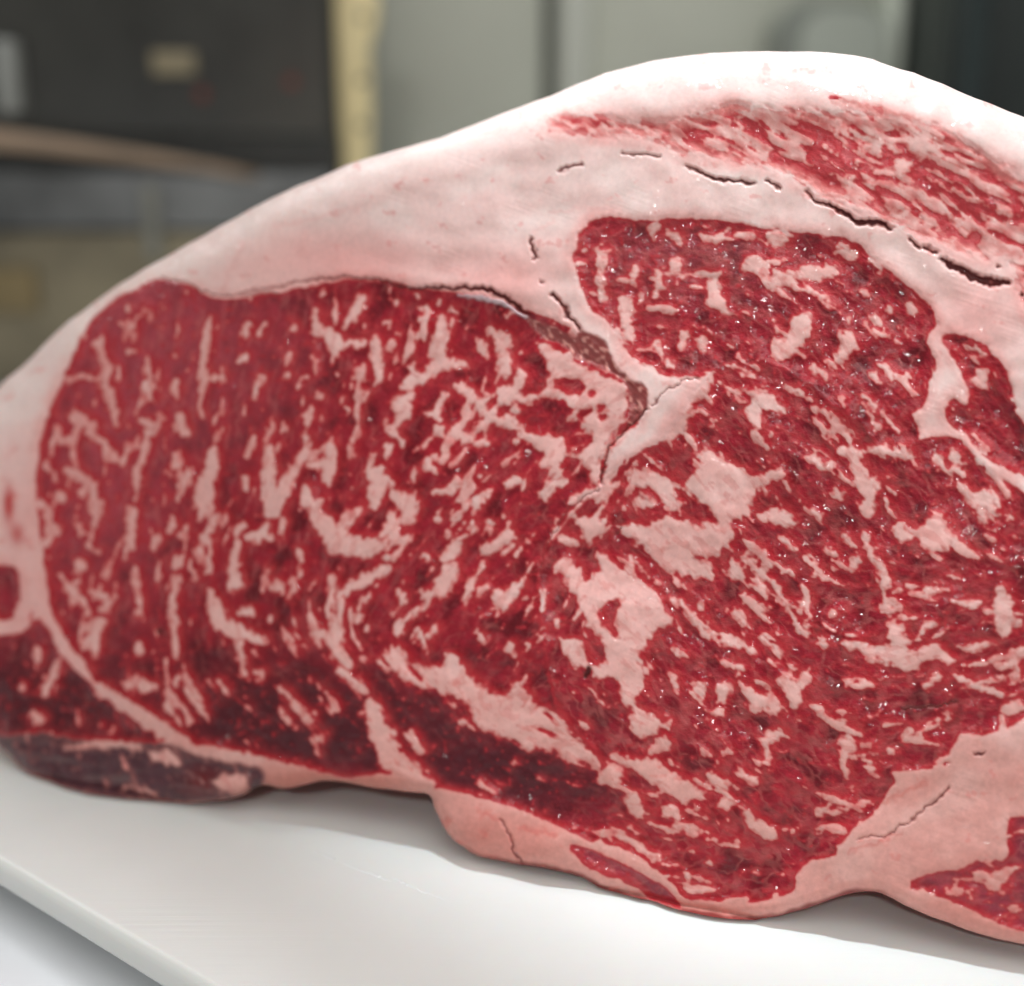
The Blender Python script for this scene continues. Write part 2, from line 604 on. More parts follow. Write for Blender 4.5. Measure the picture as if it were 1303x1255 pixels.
def sd_stroke(s, x, y):
    best = np.full(x.shape, 1e9)
    if len(s) == 1:
        return np.hypot(x - s[0, 0], y - s[0, 1]) - s[0, 2]
    for a, b in zip(s[:-1], s[1:]):
        dx, dy = b[0] - a[0], b[1] - a[1]
        t = np.clip(((x - a[0]) * dx + (y - a[1]) * dy) / (dx * dx + dy * dy + 1e-9), 0, 1)
        best = np.minimum(best, np.hypot(x - a[0] - t * dx, y - a[1] - t * dy) - (a[2] + t * (b[2] - a[2])))
    return best

def sd_poly(p, x, y, nearest=False):
    best = np.full(x.shape, 1e9); inside = np.zeros(x.shape, bool)
    if nearest:
        bx = np.zeros(x.shape); by = np.zeros(x.shape)
    q = np.roll(p, -1, 0)
    for a, b in zip(p, q):
        dx, dy = b[0] - a[0], b[1] - a[1]
        t = np.clip(((x - a[0]) * dx + (y - a[1]) * dy) / (dx * dx + dy * dy + 1e-9), 0, 1)
        cx, cy = a[0] + t * dx, a[1] + t * dy
        d = (x - cx) ** 2 + (y - cy) ** 2
        if nearest:
            m = d < best; bx = np.where(m, cx, bx); by = np.where(m, cy, by)
        best = np.minimum(best, d)
        if dy != 0:
            inside ^= ((a[1] > y) != (b[1] > y)) & (x < a[0] + (y - a[1]) * dx / dy)
    s = np.where(inside, -1, 1) * np.sqrt(best)
    return (s, bx, by) if nearest else s

OUT, OX, OY = sd_poly(OUTLINE[::2], X, Y, True)

wx = X + 4.2 * perlin(X / 16, Y / 16, 1) + 2.8 * perlin(X / 6.5, Y / 6.5, 2)
wy = Y + 4.2 * perlin(X / 16, Y / 16, 3) + 2.8 * perlin(X / 6.5, Y / 6.5, 4)
wxs = X + 2.6 * perlin(X / 20, Y / 20, 1) + 1.4 * perlin(X / 7, Y / 7, 2)
wys = Y + 2.6 * perlin(X / 20, Y / 20, 3) + 1.4 * perlin(X / 7, Y / 7, 4)

reg = np.full(X.shape, -1, int)              # which muscle
regsd = np.full(X.shape, 1e3)
for i, (nm, p) in enumerate(MUSCLES):
    p = smooth_closed(np.array(p, float), 3)
    sl = window((p[:, 0].min(), p[:, 1].min(), p[:, 0].max(), p[:, 1].max()), 40)
    s = sd_poly(p, wxs[sl], wys[sl])
    m = s < regsd[sl]
    r = reg[sl]; r[m & (s < 14)] = i
    regsd[sl] = np.minimum(regsd[sl], s)
eye, upper, lower, side, cap, shank, outer, under, foot, bark = [reg == i for i in range(10)]

fat = -regsd                                 # negative = fat
fid = np.full(X.shape, -1, int)              # which traced fleck
fbest = np.full(X.shape, 1e3)
shapes = [('p', p) for p in FAT_POLYS] + [('s', s) for s in FLECKS]
for i, (k, p) in enumerate(shapes):
    pad = 16 + (p[:, 2].max() if k == 's' else 0)
    sl = window((p[:, 0].min(), p[:, 1].min(), p[:, 0].max(), p[:, 1].max()), pad)
    x, y = wx[sl], wy[sl]
    s = sd_stroke(p, x, y) if k == 's' else sd_poly(smooth_closed(p, 3), x, y)
    if k == 'p': s = s + 1.6
    m = s < fbest[sl]
    f = fid[sl]; f[m & (s < 1.0)] = i
    fbest[sl] = np.minimum(fbest[sl], s)
grow = 1.5 + 0.8 * perlin(X / 23, Y / 23, 8)
fat = np.minimum(fat, fbest - grow)

# orientation of the fine grain over the face, as weights of a few fixed directions
def gauss(cx, cy, sx, sy):
    return np.exp(-(((X - cx) / sx) ** 2 + ((Y - cy) / sy) ** 2))
dirs = {80: gauss(180, 620, 200, 220) + 0.25 * gauss(450, 460, 160, 120),
        52: gauss(600, 690, 130, 140) + 0.5 * gauss(700, 560, 90, 80),
        -48: gauss(380, 900, 160, 90) + gauss(1080, 500, 170, 140) + gauss(1240, 560, 80, 120) + 0.7 * gauss(920, 780, 150, 150),
        -30: cap * 3.0 + 0.3 * gauss(900, 400, 120, 120),
        8: 0.5 * gauss(850, 380, 110, 110) + 0.45 * gauss(1150, 820, 150, 110)}
tot = sum(dirs.values()) + 0.05
ang2x = sum(wt * math.cos(2 * math.radians(-a)) for a, wt in dirs.items()) + 0.03
ang2y = sum(wt * math.sin(2 * math.radians(-a)) for a, wt in dirs.items())
theta = 0.5 * np.arctan2(blur(ang2y, 6), blur(ang2x, 6)) + 0.35 * perlin(X / 55, Y / 55, 7) + 0.18 * perlin(X / 18, Y / 18, 6)
FC, FS = np.cos(theta), np.sin(theta)
IY0, IX0 = np.mgrid[0:NY, 0:NX].astype(np.float32)
def grain(ls, ss, seed):
    # noise of width ss px smeared for ls px along the grain of the meat
    n0 = blur(np.random.default_rng(seed).standard_normal(X.shape), max(ss * 0.32 / STEP, 0.6))
    acc = n0.copy(); wsum = 1.0
    n = max(int(ls * 0.5 / (STEP * 1.6)), 2)
    for sg in (-1, 1):
        px_, py_ = IX0.copy(), IY0.copy()
        lx = np.full(X.shape, sg, np.float32); ly = np.zeros(X.shape, np.float32)
        first = True
        for k in range(n):
            ix = np.clip(px_, 0, NX - 1).astype(np.int32); iy = np.clip(py_, 0, NY - 1).astype(np.int32)
            c_ = FC[iy, ix]; s_ = FS[iy, ix]
            if first:
                c_ = c_ * sg; s_ = s_ * sg; first = False
            else:
                fl = np.where(c_ * lx + s_ * ly < 0, -1, 1); c_ = c_ * fl; s_ = s_ * fl
            lx, ly = c_, s_
            px_ = px_ + 1.6 * c_; py_ = py_ + 1.6 * s_
            wk = math.cos(math.pi / 2 * (k + 1) / (n + 1))
            acc += wk * n0[np.clip(py_, 0, NY - 1).astype(np.int32), np.clip(px_, 0, NX - 1).astype(np.int32)]
            wsum += wk
    acc = acc - acc.mean()
    return 0.28 * acc / acc.std()
g1 = grain(42, 9.5, 11)
g2 = grain(18, 4.6, 21)
iso = perlin(X / 11, Y / 11, 31)
iso2 = perlin(X / 5.2, Y / 5.2, 32)
lowf = perlin(X / 90, Y / 90, 33)
g0 = grain(64, 17, 14)
capg = grain(46, 5.5, 15)
marb = 0.70 * g1 + 0.50 * g0 + 0.36 * g2
marb = np.where(cap, 0.75 * capg + 0.45 * g1, marb)
marb = marb + 0.22 * iso + 0.1 * iso2
thr = 0.36 - 0.15 * lowf - 0.07 * gauss(560, 640, 190, 190) - 0.05 * gauss(1050, 560, 200, 200) + 0.04 * perlin(X / 40, Y / 40, 34)
thr = thr + 0.10 * gauss(560, 950, 180, 60) + 0.12 * gauss(190, 390, 90, 40) - 0.05 * lower
thr = np.where(cap, -0.13 + 0.12 * lowf, thr)
thr = np.where(under | bark, 0.42, thr)
thr = np.where(foot, 0.3, thr)
traced = np.minimum(fat, 99)
fat = np.minimum(fat, (thr - marb) * 20)
bigfat = (regsd < -4) & (fid >= 0) & (fid < len(FAT_POLYS))
carve = (-0.56 - (0.9 * grain(30, 8, 131) + 0.3 * g2 + 0.25 * lowf)) * 16
fat = np.where(bigfat & (fid == 6), np.maximum(fat, carve), fat)
thin_speck = 0.10 * gauss(600, 1000, 300, 90) + 0.12 * gauss(850, 1130, 200, 60) + 0.12 * foot
fat = fat + np.where(regsd < -3, 1.0, 0.0) * (2.4 * grain(24, 4.6, 101) / 0.28 * 0.5 + 1.0 * g2)
# network of thin fat films between the muscle bundles
def worley(u, v, seed):
    iu = np.floor(u).astype(np.int64); iv = np.floor(v).astype(np.int64)
    d1 = np.full(u.shape, 9.0); d2 = np.full(u.shape, 9.0)
    for a in (-1, 0, 1):
        for b in (-1, 0, 1):
            h = PERM[(PERM[(iu + a + seed * 57) & 4095] + iv + b + seed * 131) & 4095]
            dd = np.hypot(iu + a + 0.5 + 0.42 * GX[h] - u, iv + b + 0.5 + 0.42 * GY[h] - v)
            m = dd < d1
            d2 = np.where(m, d1, np.minimum(d2, dd)); d1 = np.where(m, dd, d1)
    return d2 - d1
jit = 0.25 * perlin(X / 45, Y / 45, 111)
wsel = np.stack([dirs[a] / tot + (0.2 if a == 8 else 0) + 0.18 * perlin(X / 60, Y / 60, 112 + k) for k, a in enumerate(dirs)])
pick = wsel.argmax(0)
net = np.zeros(X.shape)
cells = {80: (46, 15), 52: (34, 14), -48: (36, 14), -30: (58, 10), 8: (27, 17)}
for k, a in enumerate(dirs):
    m = pick == k
    if not m.any(): continue
    c_, s__ = math.cos(math.radians(a)), -math.sin(math.radians(a))
    x_ = X[m] + 7 * perlin(X[m] / 24, Y[m] / 24, 113) + 2.5 * perlin(X[m] / 8, Y[m] / 8, 115)
    y_ = Y[m] + 7 * perlin(X[m] / 24, Y[m] / 24, 114) + 2.5 * perlin(X[m] / 8, Y[m] / 8, 116)
    net[m] = worley((x_ * c_ + y_ * s__) / cells[a][0], (-x_ * s__ + y_ * c_) / cells[a][1], 3 + k)
nw = 0.10 + 0.22 * perlin(X / 32, Y / 32, 117) + 0.10 * lower + 0.06 * upper - 0.12 * gauss(600, 990, 200, 50)
nw = nw - 0.10 * eye
nw = nw - 0.25 * np.clip(gauss(400, 930, 170, 50) + gauss(640, 990, 130, 45) + gauss(40, 880, 100, 60), 0, 1)
film = sstep(0.16, -0.12, net - nw) * (regsd < -2)
speck = perlin(X / 7.5, Y / 7.5, 41) + 0.35 * perlin(X / 3.6, Y / 3.6, 42)
fat = np.minimum(fat, (0.76 + 0.12 * lowf + thin_speck - speck) * 6)
for p in CARVE_POLYS:
    sl = window((p[:, 0].min(), p[:, 1].min(), p[:, 0].max(), p[:, 1].max()), 14)
    fat[sl] = np.maximum(fat[sl], -sd_poly(smooth_closed(p, 3), wx[sl], wy[sl]))
for s in MEAT_STROKES:
    sl = window((s[:, 0].min(), s[:, 1].min(), s[:, 0].max(), s[:, 1].max()), 24)
    fat[sl] = np.maximum(fat[sl], np.minimum(-sd_stroke(s, wx[sl], wy[sl]), 6) + 1.5 * g2[sl])
mem = np.full(X.shape, 30.0)
sl = window((640, 390, 840, 560), 30)
mem[sl] = sd_poly(smooth_closed(MEMBRANE, 3), wxs[sl], wys[sl])

fb_ = blur(np.clip(fat, -20, 20), 1.6)
fgy, fgx = np.gradient(fb_, STEP)
lee = np.clip(0.9 * fgx - 0.5 * fgy, 0, 1)
soft = 3.2 + 2.4 * sstep(-0.2, 0.5, perlin(X / 26, Y / 26, 91)) + 1.5 * cap + 3.0 * bark
lee = lee * sstep(-0.35, 0.25, perlin(X / 40, Y / 40, 93)) * (regsd < -6)
F = sstep(soft * 0.9 + 1.5 * lee, -soft - 6.0 * lee, fat)
opac = 0.74 + 0.75 * perlin(X / 15, Y / 15, 132) + 0.3 * g1
opac = np.where(traced < 0.5, 0.97 - 0.30 * np.clip(gauss(120, 520, 150, 260), 0, 1), np.clip(opac + 0.15 * lower - 0.38 * np.clip(gauss(150, 560, 170, 260), 0, 1), 0.22, 0.95))
opac = blur(opac, 1.2)
F = blur(F, 0.75)
ghost = sstep(0.05, 0.5, 0.6 * grain(46, 8, 61) + 0.5 * grain(20, 5, 71) + 0.25 * iso)
Fb = blur(F, 2.2)
slitc = np.zeros(X.shape); slitm = np.zeros(X.shape); slitd = np.zeros(X.shape)
for s, d in SLITS:
    sl = window((s[:, 0].min(), s[:, 1].min(), s[:, 0].max(), s[:, 1].max()), 20)
    v = sd_stroke(s * np.array([1, 1, 0.62 if d != 1.5 else 0.66]), wxs[sl] + 1.6 * perlin(X[sl] / 7, Y[sl] / 7, 9), wys[sl] + 1.6 * perlin(X[sl] / 7, Y[sl] / 7, 10))
    slitm[sl] = np.maximum(slitm[sl], sstep(2.2, -1.6, v))
    slitc[sl] = np.maximum(slitc[sl], sstep(0.6, -2.0, v))
    slitd[sl] = np.maximum(slitd[sl], 0.75 * d * sstep(3.5, -4.0, v))
silver_glint = np.zeros(X.shape)
for s in SILVER_GLINT:
    sl = window((s[:, 0].min(), s[:, 1].min(), s[:, 0].max(), s[:, 1].max()), 20)
    silver_glint[sl] = np.maximum(silver_glint[sl], sstep(2, -2, sd_stroke(s, wxs[sl], wys[sl])))

# ---- colours of the tissue (linear), some light and shade mixed in
def L(r, g, b):
    f = lambda c: c / 12.92 if c <= 0.04045 else ((c + 0.055) / 1.055) ** 2.4
    return np.array([f(r / 255), f(g / 255), f(b / 255)])
def mix(a, b, t):
    return a + (b - a) * t[..., None]
red = np.broadcast_to(L(152, 26, 44), X.shape + (3,)).copy()
red = mix(red, L(104, 10, 27), (1 - 0.1 * lower) * sstep(-0.1, 0.45, perlin(X / 34, Y / 34, 51) + 0.15 * perlin(X / 12, Y / 12, 52)))
red = mix(red, L(172, 70, 82), np.clip(0.9 * gauss(190, 430, 150, 140) + 0.7 * gauss(120, 640, 110, 190) + 0.25 * gauss(330, 480, 90, 120), 0, 0.9))  # pink haze of reflected light mixed into the left muscle colour
red = mix(red, L(150, 78, 84), np.clip(0.5 * gauss(880, 330, 130, 50), 0, 1))
red = mix(red, L(96, 30, 40), np.clip(0.95 * gauss(400, 930, 190, 60) + 0.95 * gauss(640, 990, 130, 55) + 0.8 * gauss(40, 890, 100, 60), 0, 0.95))
red = mix(red, L(218, 108, 112), cap * (0.85 + 0.2 * sstep(0.2, -0.3, lowf)))
red = mix(red, L(150, 62, 78), (under | foot) * 0.7)
red = mix(red, L(88, 58, 66), bark * 0.95)
red = mix(red, L(120, 34, 36), bark * gauss(258, 995, 26, 20))
red = mix(red, L(128, 104, 104), bark * sstep(0.0, 0.6, perlin((X + Y * 0.3) / 60, Y / 12, 54)) * 0.6)
red = red * (1 + 0.10 * g2 + 0.06 * iso2)[..., None]
red = red * (1 + 0.30 * g1 + 0.12 * perlin(X / 20, Y / 20, 94))[..., None]
red = mix(red, L(190, 92, 94), ghost * np.clip(0.30 + 0.35 * gauss(200, 560, 190, 260) + 0.2 * cap + 0.2 * gauss(880, 340, 140, 70), 0, 0.7) * (1 - bark))
red = mix(red, L(78, 24, 34), np.clip(1.2 * gauss(390, 920, 190, 55) + 1.1 * gauss(640, 985, 130, 42) + 1.2 * gauss(40, 890, 110, 60) + 0.5 * gauss(300, 840, 160, 60), 0, 1) * 0.9)
red = mix(red, L(214, 122, 116), film * np.clip(0.20 + 0.20 * perlin(X / 18, Y / 18, 118), 0.1, 0.8) * (1 - bark))
halo = blur(np.roll(np.roll(F, 4, 1), -2, 0), 3.0)
red = mix(red, L(188, 28, 38), np.clip(halo * 1.0, 0, 0.65) * (1 - bark))
wide = np.roll(F, 3, 1) * sstep(-0.1, 0.4, perlin(X / 20, Y / 20, 92))
red = mix(red, L(206, 88, 86), np.clip(blur(wide, 2.0), 0, 1) * 0.6 * (1 - bark))
fatc = np.broadcast_to(L(236, 186, 180), X.shape + (3,)).copy()
fatc = mix(fatc, L(242, 204, 198), sstep(-0.1, 0.5, perlin(X / 70, Y / 50, 61)))
fatc = mix(fatc, L(232, 164, 158), sstep(0.05, 0.6, perlin(X / 60, Y / 40, 62) + 0.3 * perlin(X / 14, Y / 22, 63)) * 0.4)
fatc = mix(fatc, L(226, 146, 140), np.clip(0.6 * gauss(420, 330, 110, 35) + 0.4 * gauss(620, 350, 80, 25) + 0.6 * gauss(10, 660, 26, 60) + 0.6 * gauss(1240, 390, 60, 40), 0, 0.8))
fatc = mix(fatc, L(247, 228, 220), sstep(60, 8, -OUT) * sstep(760, 560, Y) * 0.6)  # bright light along the top rim put into the fat colour
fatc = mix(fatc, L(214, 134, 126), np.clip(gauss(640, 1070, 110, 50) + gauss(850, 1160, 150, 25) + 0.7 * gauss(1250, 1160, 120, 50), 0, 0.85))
fatc = mix(fatc, L(176, 96, 84), np.clip(1.3 * gauss(420, 1000, 110, 26), 0, 0.9))  # shaded fat below the eye muscle, darkened in its colour
fatc = mix(fatc, L(208, 140, 128), sstep(800, 1000, Y) * 0.6)  # fat turns darker and redder towards the bottom
for st in strokes('''U
230 1045 9, 300 1005 4
120 930 7, 105 1010 9
0 905 4, 160 870 5, 330 832 3
640 1060 7, 850 1120 9
T
975 970 9, 930 1060 12, 890 1150 14
V
110 880 5, 190 830 5
180 790 4, 400 770 3
W
50 190 8, 200 210 10, 380 240 8
400 265 10, 620 330 14, 780 370 10
900 1180 5, 1050 1230 5
S
560 720 4, 760 650 5
700 520 5, 860 440 6
R
60 560 12, 100 590 10
200 620 14, 330 650 10
Q
840 600 16
990 640 14'''):
    sl = window((st[:, 0].min(), st[:, 1].min(), st[:, 0].max(), st[:, 1].max()), 20)
    v = sd_stroke(st, wx[sl], wy[sl])
    fatc[sl] = mix(fatc[sl], L(206, 104, 96), 0.55 * sstep(5, -4, v))
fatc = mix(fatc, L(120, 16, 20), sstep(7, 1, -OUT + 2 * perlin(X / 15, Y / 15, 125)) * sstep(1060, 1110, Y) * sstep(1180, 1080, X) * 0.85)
fatc = fatc * (1 + 0.05 * iso + 0.04 * iso2)[..., None]
C0 = X.shape + (3,)
inmus = sstep(-2, -8, regsd)
fatc = mix(fatc, L(234, 180, 172), inmus * 0.5)
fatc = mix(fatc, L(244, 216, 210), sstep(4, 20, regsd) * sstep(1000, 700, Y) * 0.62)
fatc = mix(fatc, L(230, 166, 160), (1 - inmus) * sstep(40, 130, -OUT) * sstep(620, 300, X + 0.4 * Y) * 0.6)
fatc = mix(fatc, L(226, 150, 144), (1 - inmus) * np.clip(gauss(450, 335, 130, 32) + gauss(650, 360, 60, 40) + 0.8 * gauss(1240, 400, 60, 50) + 0.6 * gauss(1180, 640, 60, 120), 0, 1) * 0.55)
fatc = mix(fatc, L(212, 126, 120), inmus * sstep(0.1, 0.55, ghost + 0.4 * g2) * 0.38)
fatc = mix(fatc, L(204, 96, 92), inmus * sstep(-5.0, -1.0, fat) * 0.5)
fatc = mix(np.where((regsd < -3)[..., None], L(208, 100, 98), fatc), fatc, opac)
thin = np.clip(Fb * 1.15 - 0.1, 0, 1)
F = np.where(cap, np.maximum(F, 0.12 + 0.45 * sstep(-26, 0, regsd) + 0.2 * sstep(0.3, -0.2, g1)), F)
edge = mix(np.broadcast_to(L(182, 48, 56), C0), L(224, 134, 128), sstep(0.35, 0.8, F))
edge = mix(edge, mix(np.broadcast_to(L(96, 52, 58), C0), L(170, 110, 106), F), bark * 1.0)
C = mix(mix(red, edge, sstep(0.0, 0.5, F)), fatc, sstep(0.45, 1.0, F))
stri = 0.6 * perlin((X + Y) / 15, (X - Y) / 7, 71) + 0.6 * perlin(X / 9, Y / 9, 70)
C = mix(C, mix(np.broadcast_to(L(158, 78, 76), C.shape), L(220, 152, 142), sstep(0.0, 0.6, stri)), sstep(2, -3, mem))
C = mix(C, L(150, 62, 58), slitm * 0.7)
C = mix(C, L(82, 18, 20), slitc * 0.92)
C = mix(C, L(214, 196, 200), silver_glint * 0.85)
stain = sstep(0.5, 0.8, perlin(X / 26, Y / 20, 72) + 0.3 * perlin(X / 6, Y / 6, 73)) * F * sstep(-4, -12, fat)
C = mix(C, L(214, 110, 104), stain * 0.35)
redspot = np.exp(-(((X - 11) / 7) ** 2 + ((Y - 642) / 22) ** 2)) + 0.7 * np.exp(-(((X - 22) / 9) ** 2 + ((Y - 680) / 14) ** 2))
C = mix(C, L(190, 30, 34), np.clip(redspot, 0, 0.85))
C = np.clip(C, 0.004, 0.86)

# ---- relief of the face, millimetres toward the viewer
H = 0.30 * blur(sstep(5, -7, fat), 1.6) + 0.08 * perlin(X / 13, Y / 13, 151) * (regsd < -4) + 0.16 * g0 * (regsd < -4)
H += 0.06 * g2 + 0.05 * iso + 0.035 * iso2 + 0.015 * film
H += 1.5 * perlin(X / 210, Y / 210, 81) + 0.55 * perlin(X / 75, Y / 75, 82) + 0.22 * perlin(X / 28, Y / 28, 83)
deepfat = sstep(-2, -9, fat)
H -= deepfat * (0.055 * g2 + 0.045 * iso + 0.03 * iso2 + 0.015 * film)
H += sstep(6, -22, regsd) * -0.5 * (1 - bark)
H -= slitd
H += 2.2 * gauss(605, 1052, 40, 34) + 1.6 * gauss(700, 1078, 42, 26) + 0.8 * gauss(790, 1110, 50, 20) + 1.5 * gauss(300, 1000, 26, 14) + 1.0 * gauss(1090, 1090, 70, 40)
H += 0.028 * perlin((X * 0.94 + Y * 0.34) / 70, (Y * 0.94 - X * 0.34) / 3.6, 120) * sstep(-2, -9, fat) * sstep(0.1, 0.5, perlin(X / 60, Y / 60, 121))
H -= 0.7 * sstep(2, -8, mem) - 0.3 * stri * sstep(2, -6, mem)
H += 0.5 * silver_glint
fold = np.exp(-((Y - (352 + 0.10 * (X - 470))) / 16) ** 2) * gauss(560, 360, 160, 60)
H += 0.9 * fold
D = -OUT                                      # px inside the outline
R = 52 + 22 * gauss(1050, 70, 330, 130) - 34 * sstep(880, 990, Y)
R = R * (1 + 0.3 * sstep(90, 20, X) * sstep(380, 480, Y) * sstep(950, 850, Y))
q = np.clip(1 - np.clip(D, 0, None) / R, 0, 1)
mmpx = 0.19
H -= R * mmpx * (1 - np.sqrt(np.maximum(1 - (0.985 * q) ** 2, 0)))

# ------------------------------------------------------------------ place it in the room
gA = on_ground(64, 999); gB = on_ground(938, 1175)
along = (gB - gA) / np.linalg.norm(gB - gA)
TILT = math.radians(16.0)
nh = np.array([along[1], -along[0], 0.0])      # horizontal, towards the viewer
if nh[1] > 0: nh = -nh
N = nh * math.cos(TILT) + np.array([0, 0, 1]) * math.sin(TILT)
PX = np.where(D < 0, OX, X); PY = np.where(D < 0, OY, Y)

def face_points(px, py, hmm):
    d = rays(px, py)
    t = ((gA - CAM) @ N + hmm * 0.001) / (d @ N)
    P = CAM + d * t[..., None]
    tg = (0.0010 - CH) / np.minimum(d[..., 2], -1e-6)
    low = P[..., 2] < 0.0010
    return np.where(low[..., None], CAM + d * tg[..., None], P)

P3 = face_points(PX, PY, H)
du = np.gradient(P3, axis=1); dv = np.gradient(P3, axis=0)
NR = np.cross(dv, du); NR /= np.linalg.norm(NR, axis=-1, keepdims=True) + 1e-12
if (NR[NY // 2, NX // 2] @ N) < 0: NR = -NR

ins = D > 0
cell = ins[:-1, :-1] | ins[1:, :-1] | ins[:-1, 1:] | ins[1:, 1:]
near = D > -STEP * 1.5
cell &= near[:-1, :-1] & near[1:, :-1] & near[:-1, 1:] & near[1:, 1:]
cy_, cx_ = np.nonzero(cell)

# ------------------------------------------------------------------ materials
def nodes_of(name):
    m = bpy.data.materials.new(name); m.use_nodes = True
    nt = m.node_tree
    return m, nt, nt.nodes['Principled BSDF']

def noise_node(nt, scale, detail=4, rough=0.6, coord=None):
    n = nt.nodes.new('ShaderNodeTexNoise')
    n.inputs['Scale'].default_value = scale
    n.inputs['Detail'].default_value = detail
    n.inputs['Roughness'].default_value = rough
    if coord is not None: nt.links.new(coord, n.inputs['Vector'])
    return n

def ramp(nt, fac, stops):
    r = nt.nodes.new('ShaderNodeValToRGB')
    e = r.color_ramp.elements
    while len(e) < len(stops): e.new(0.5)
    for k, (p, c) in zip(e, stops):
        k.position = p; k.color = tuple(c) + ((1,) if len(c) == 3 else ())
    nt.links.new(fac, r.inputs[0])
    return r

def tissue_material():
    m, nt, b = nodes_of('tissue')
    a = nt.nodes.new('ShaderNodeAttribute'); a.attribute_name = 'tissue'
    f = nt.nodes.new('ShaderNodeAttribute'); f.attribute_name = 'fatness'
    tc = nt.nodes.new('ShaderNodeTexCoord')
    n1 = noise_node(nt, 900, 3, 0.6, tc.outputs['Object'])
    v = ramp(nt, n1.outputs['Fac'], [(0.25, (0.93, 0.92, 0.92)), (0.75, (1.07, 1.07, 1.07))])
    mx = nt.nodes.new('ShaderNodeMix'); mx.data_type = 'RGBA'; mx.blend_type = 'MULTIPLY'
    mx.inputs['Factor'].default_value = 1
    nt.links.new(a.outputs['Color'], mx.inputs['A']); nt.links.new(v.outputs['Color'], mx.inputs['B'])
    nt.links.new(mx.outputs['Result'], b.inputs['Base Color'])
    b.inputs['Subsurface Weight'].default_value = 0.22
    b.inputs['Subsurface Radius'].default_value = (1.0, 0.35, 0.25)
    b.inputs['Subsurface Scale'].default_value = 0.0016
    n2 = noise_node(nt, 160, 3, 0.6, tc.outputs['Object'])
    rr = nt.nodes.new('ShaderNodeMapRange')
    rr.inputs['From Min'].default_value = 0.3; rr.inputs['From Max'].default_value = 0.7
    rr.inputs['To Min'].default_value = 0.30; rr.inputs['To Max'].default_value = 0.55
    nt.links.new(n2.outputs['Fac'], rr.inputs['Value'])
    nt.links.new(rr.outputs['Result'], b.inputs['Roughness'])
    b.inputs['Specular IOR Level'].default_value = 0.15
    cw = nt.nodes.new('ShaderNodeMapRange')
    cw.inputs['To Min'].default_value = 0.5; cw.inputs['To Max'].default_value = 0.12
    nt.links.new(f.outputs['Fac'], cw.inputs['Value']); nt.links.new(cw.outputs['Result'], b.inputs['Coat Weight'])
    b.inputs['Coat Roughness'].default_value = 0.06
    n3 = noise_node(nt, 620, 4, 0.65, tc.outputs['Object'])
    bp = nt.nodes.new('ShaderNodeBump')
    bp.inputs['Distance'].default_value = 0.00045
    s = nt.nodes.new('ShaderNodeMapRange')
    s.inputs['To Min'].default_value = 1.0; s.inputs['To Max'].default_value = 0.08
    nt.links.new(f.outputs['Fac'], s.inputs['Value'])
    nt.links.new(s.outputs['Result'], bp.inputs['Strength'])
    nt.links.new(n3.outputs['Fac'], bp.inputs['Height'])
    nt.links.new(bp.outputs['Normal'], b.inputs['Normal'])
    n4 = noise_node(nt, 300, 1, 0.45, tc.outputs['Object'])
    bc = nt.nodes.new('ShaderNodeBump')
    bc.inputs['Distance'].default_value = 0.0017
    bc.inputs['Strength'].default_value = 0.6
    nt.links.new(n4.outputs['Fac'], bc.inputs['Height'])
    nt.links.new(bc.outputs['Normal'], b.inputs['Coat Normal'])
    return m
M_T = tissue_material()

def plain(name, colour, rough=0.5, metal=0.0, nscale=60, var=0.12, bump=0.0, spec=0.5, stretch=None):
    m, nt, b = nodes_of(name)
    tc = nt.nodes.new('ShaderNodeTexCoord'); co = tc.outputs['Object']
    if stretch:
        mp = nt.nodes.new('ShaderNodeMapping'); mp.inputs['Scale'].default_value = stretch
        nt.links.new(co, mp.inputs['Vector']); co = mp.outputs['Vector']
    n = noise_node(nt, nscale, 5, 0.6, co)
    c = np.array(colour)
    r = ramp(nt, n.outputs['Fac'], [(0.3, tuple(c * (1 - var))), (0.7, tuple(np.minimum(c * (1 + var), 1)))])
    nt.links.new(r.outputs['Color'], b.inputs['Base Color'])
    b.inputs['Metallic'].default_value = metal
    b.inputs['Specular IOR Level'].default_value = spec
    rr = nt.nodes.new('ShaderNodeMapRange')
    rr.inputs['To Min'].default_value = max(rough - 0.1, 0.02); rr.inputs['To Max'].default_value = rough + 0.1
    nt.links.new(n.outputs['Fac'], rr.inputs['Value']); nt.links.new(rr.outputs['Result'], b.inputs['Roughness'])
    if bump:
        bp = nt.nodes.new('ShaderNodeBump'); bp.inputs['Distance'].default_value = bump
        bp.inputs['Strength'].default_value = 0.6
        nt.links.new(n.outputs['Fac'], bp.inputs['Height']); nt.links.new(bp.outputs['Normal'], b.inputs['Normal'])
    return m

def link(name, me, parent=None, mat=None, label=None, cat=None, group=None, kind=None):
    o = bpy.data.objects.new(name, me)
    col.objects.link(o)
    if parent: o.parent = parent
    if mat and me: me.materials.append(mat)
    for k, v in (('label', label), ('category', cat), ('group', group), ('kind', kind)):
        if v: o[k] = v
    return o

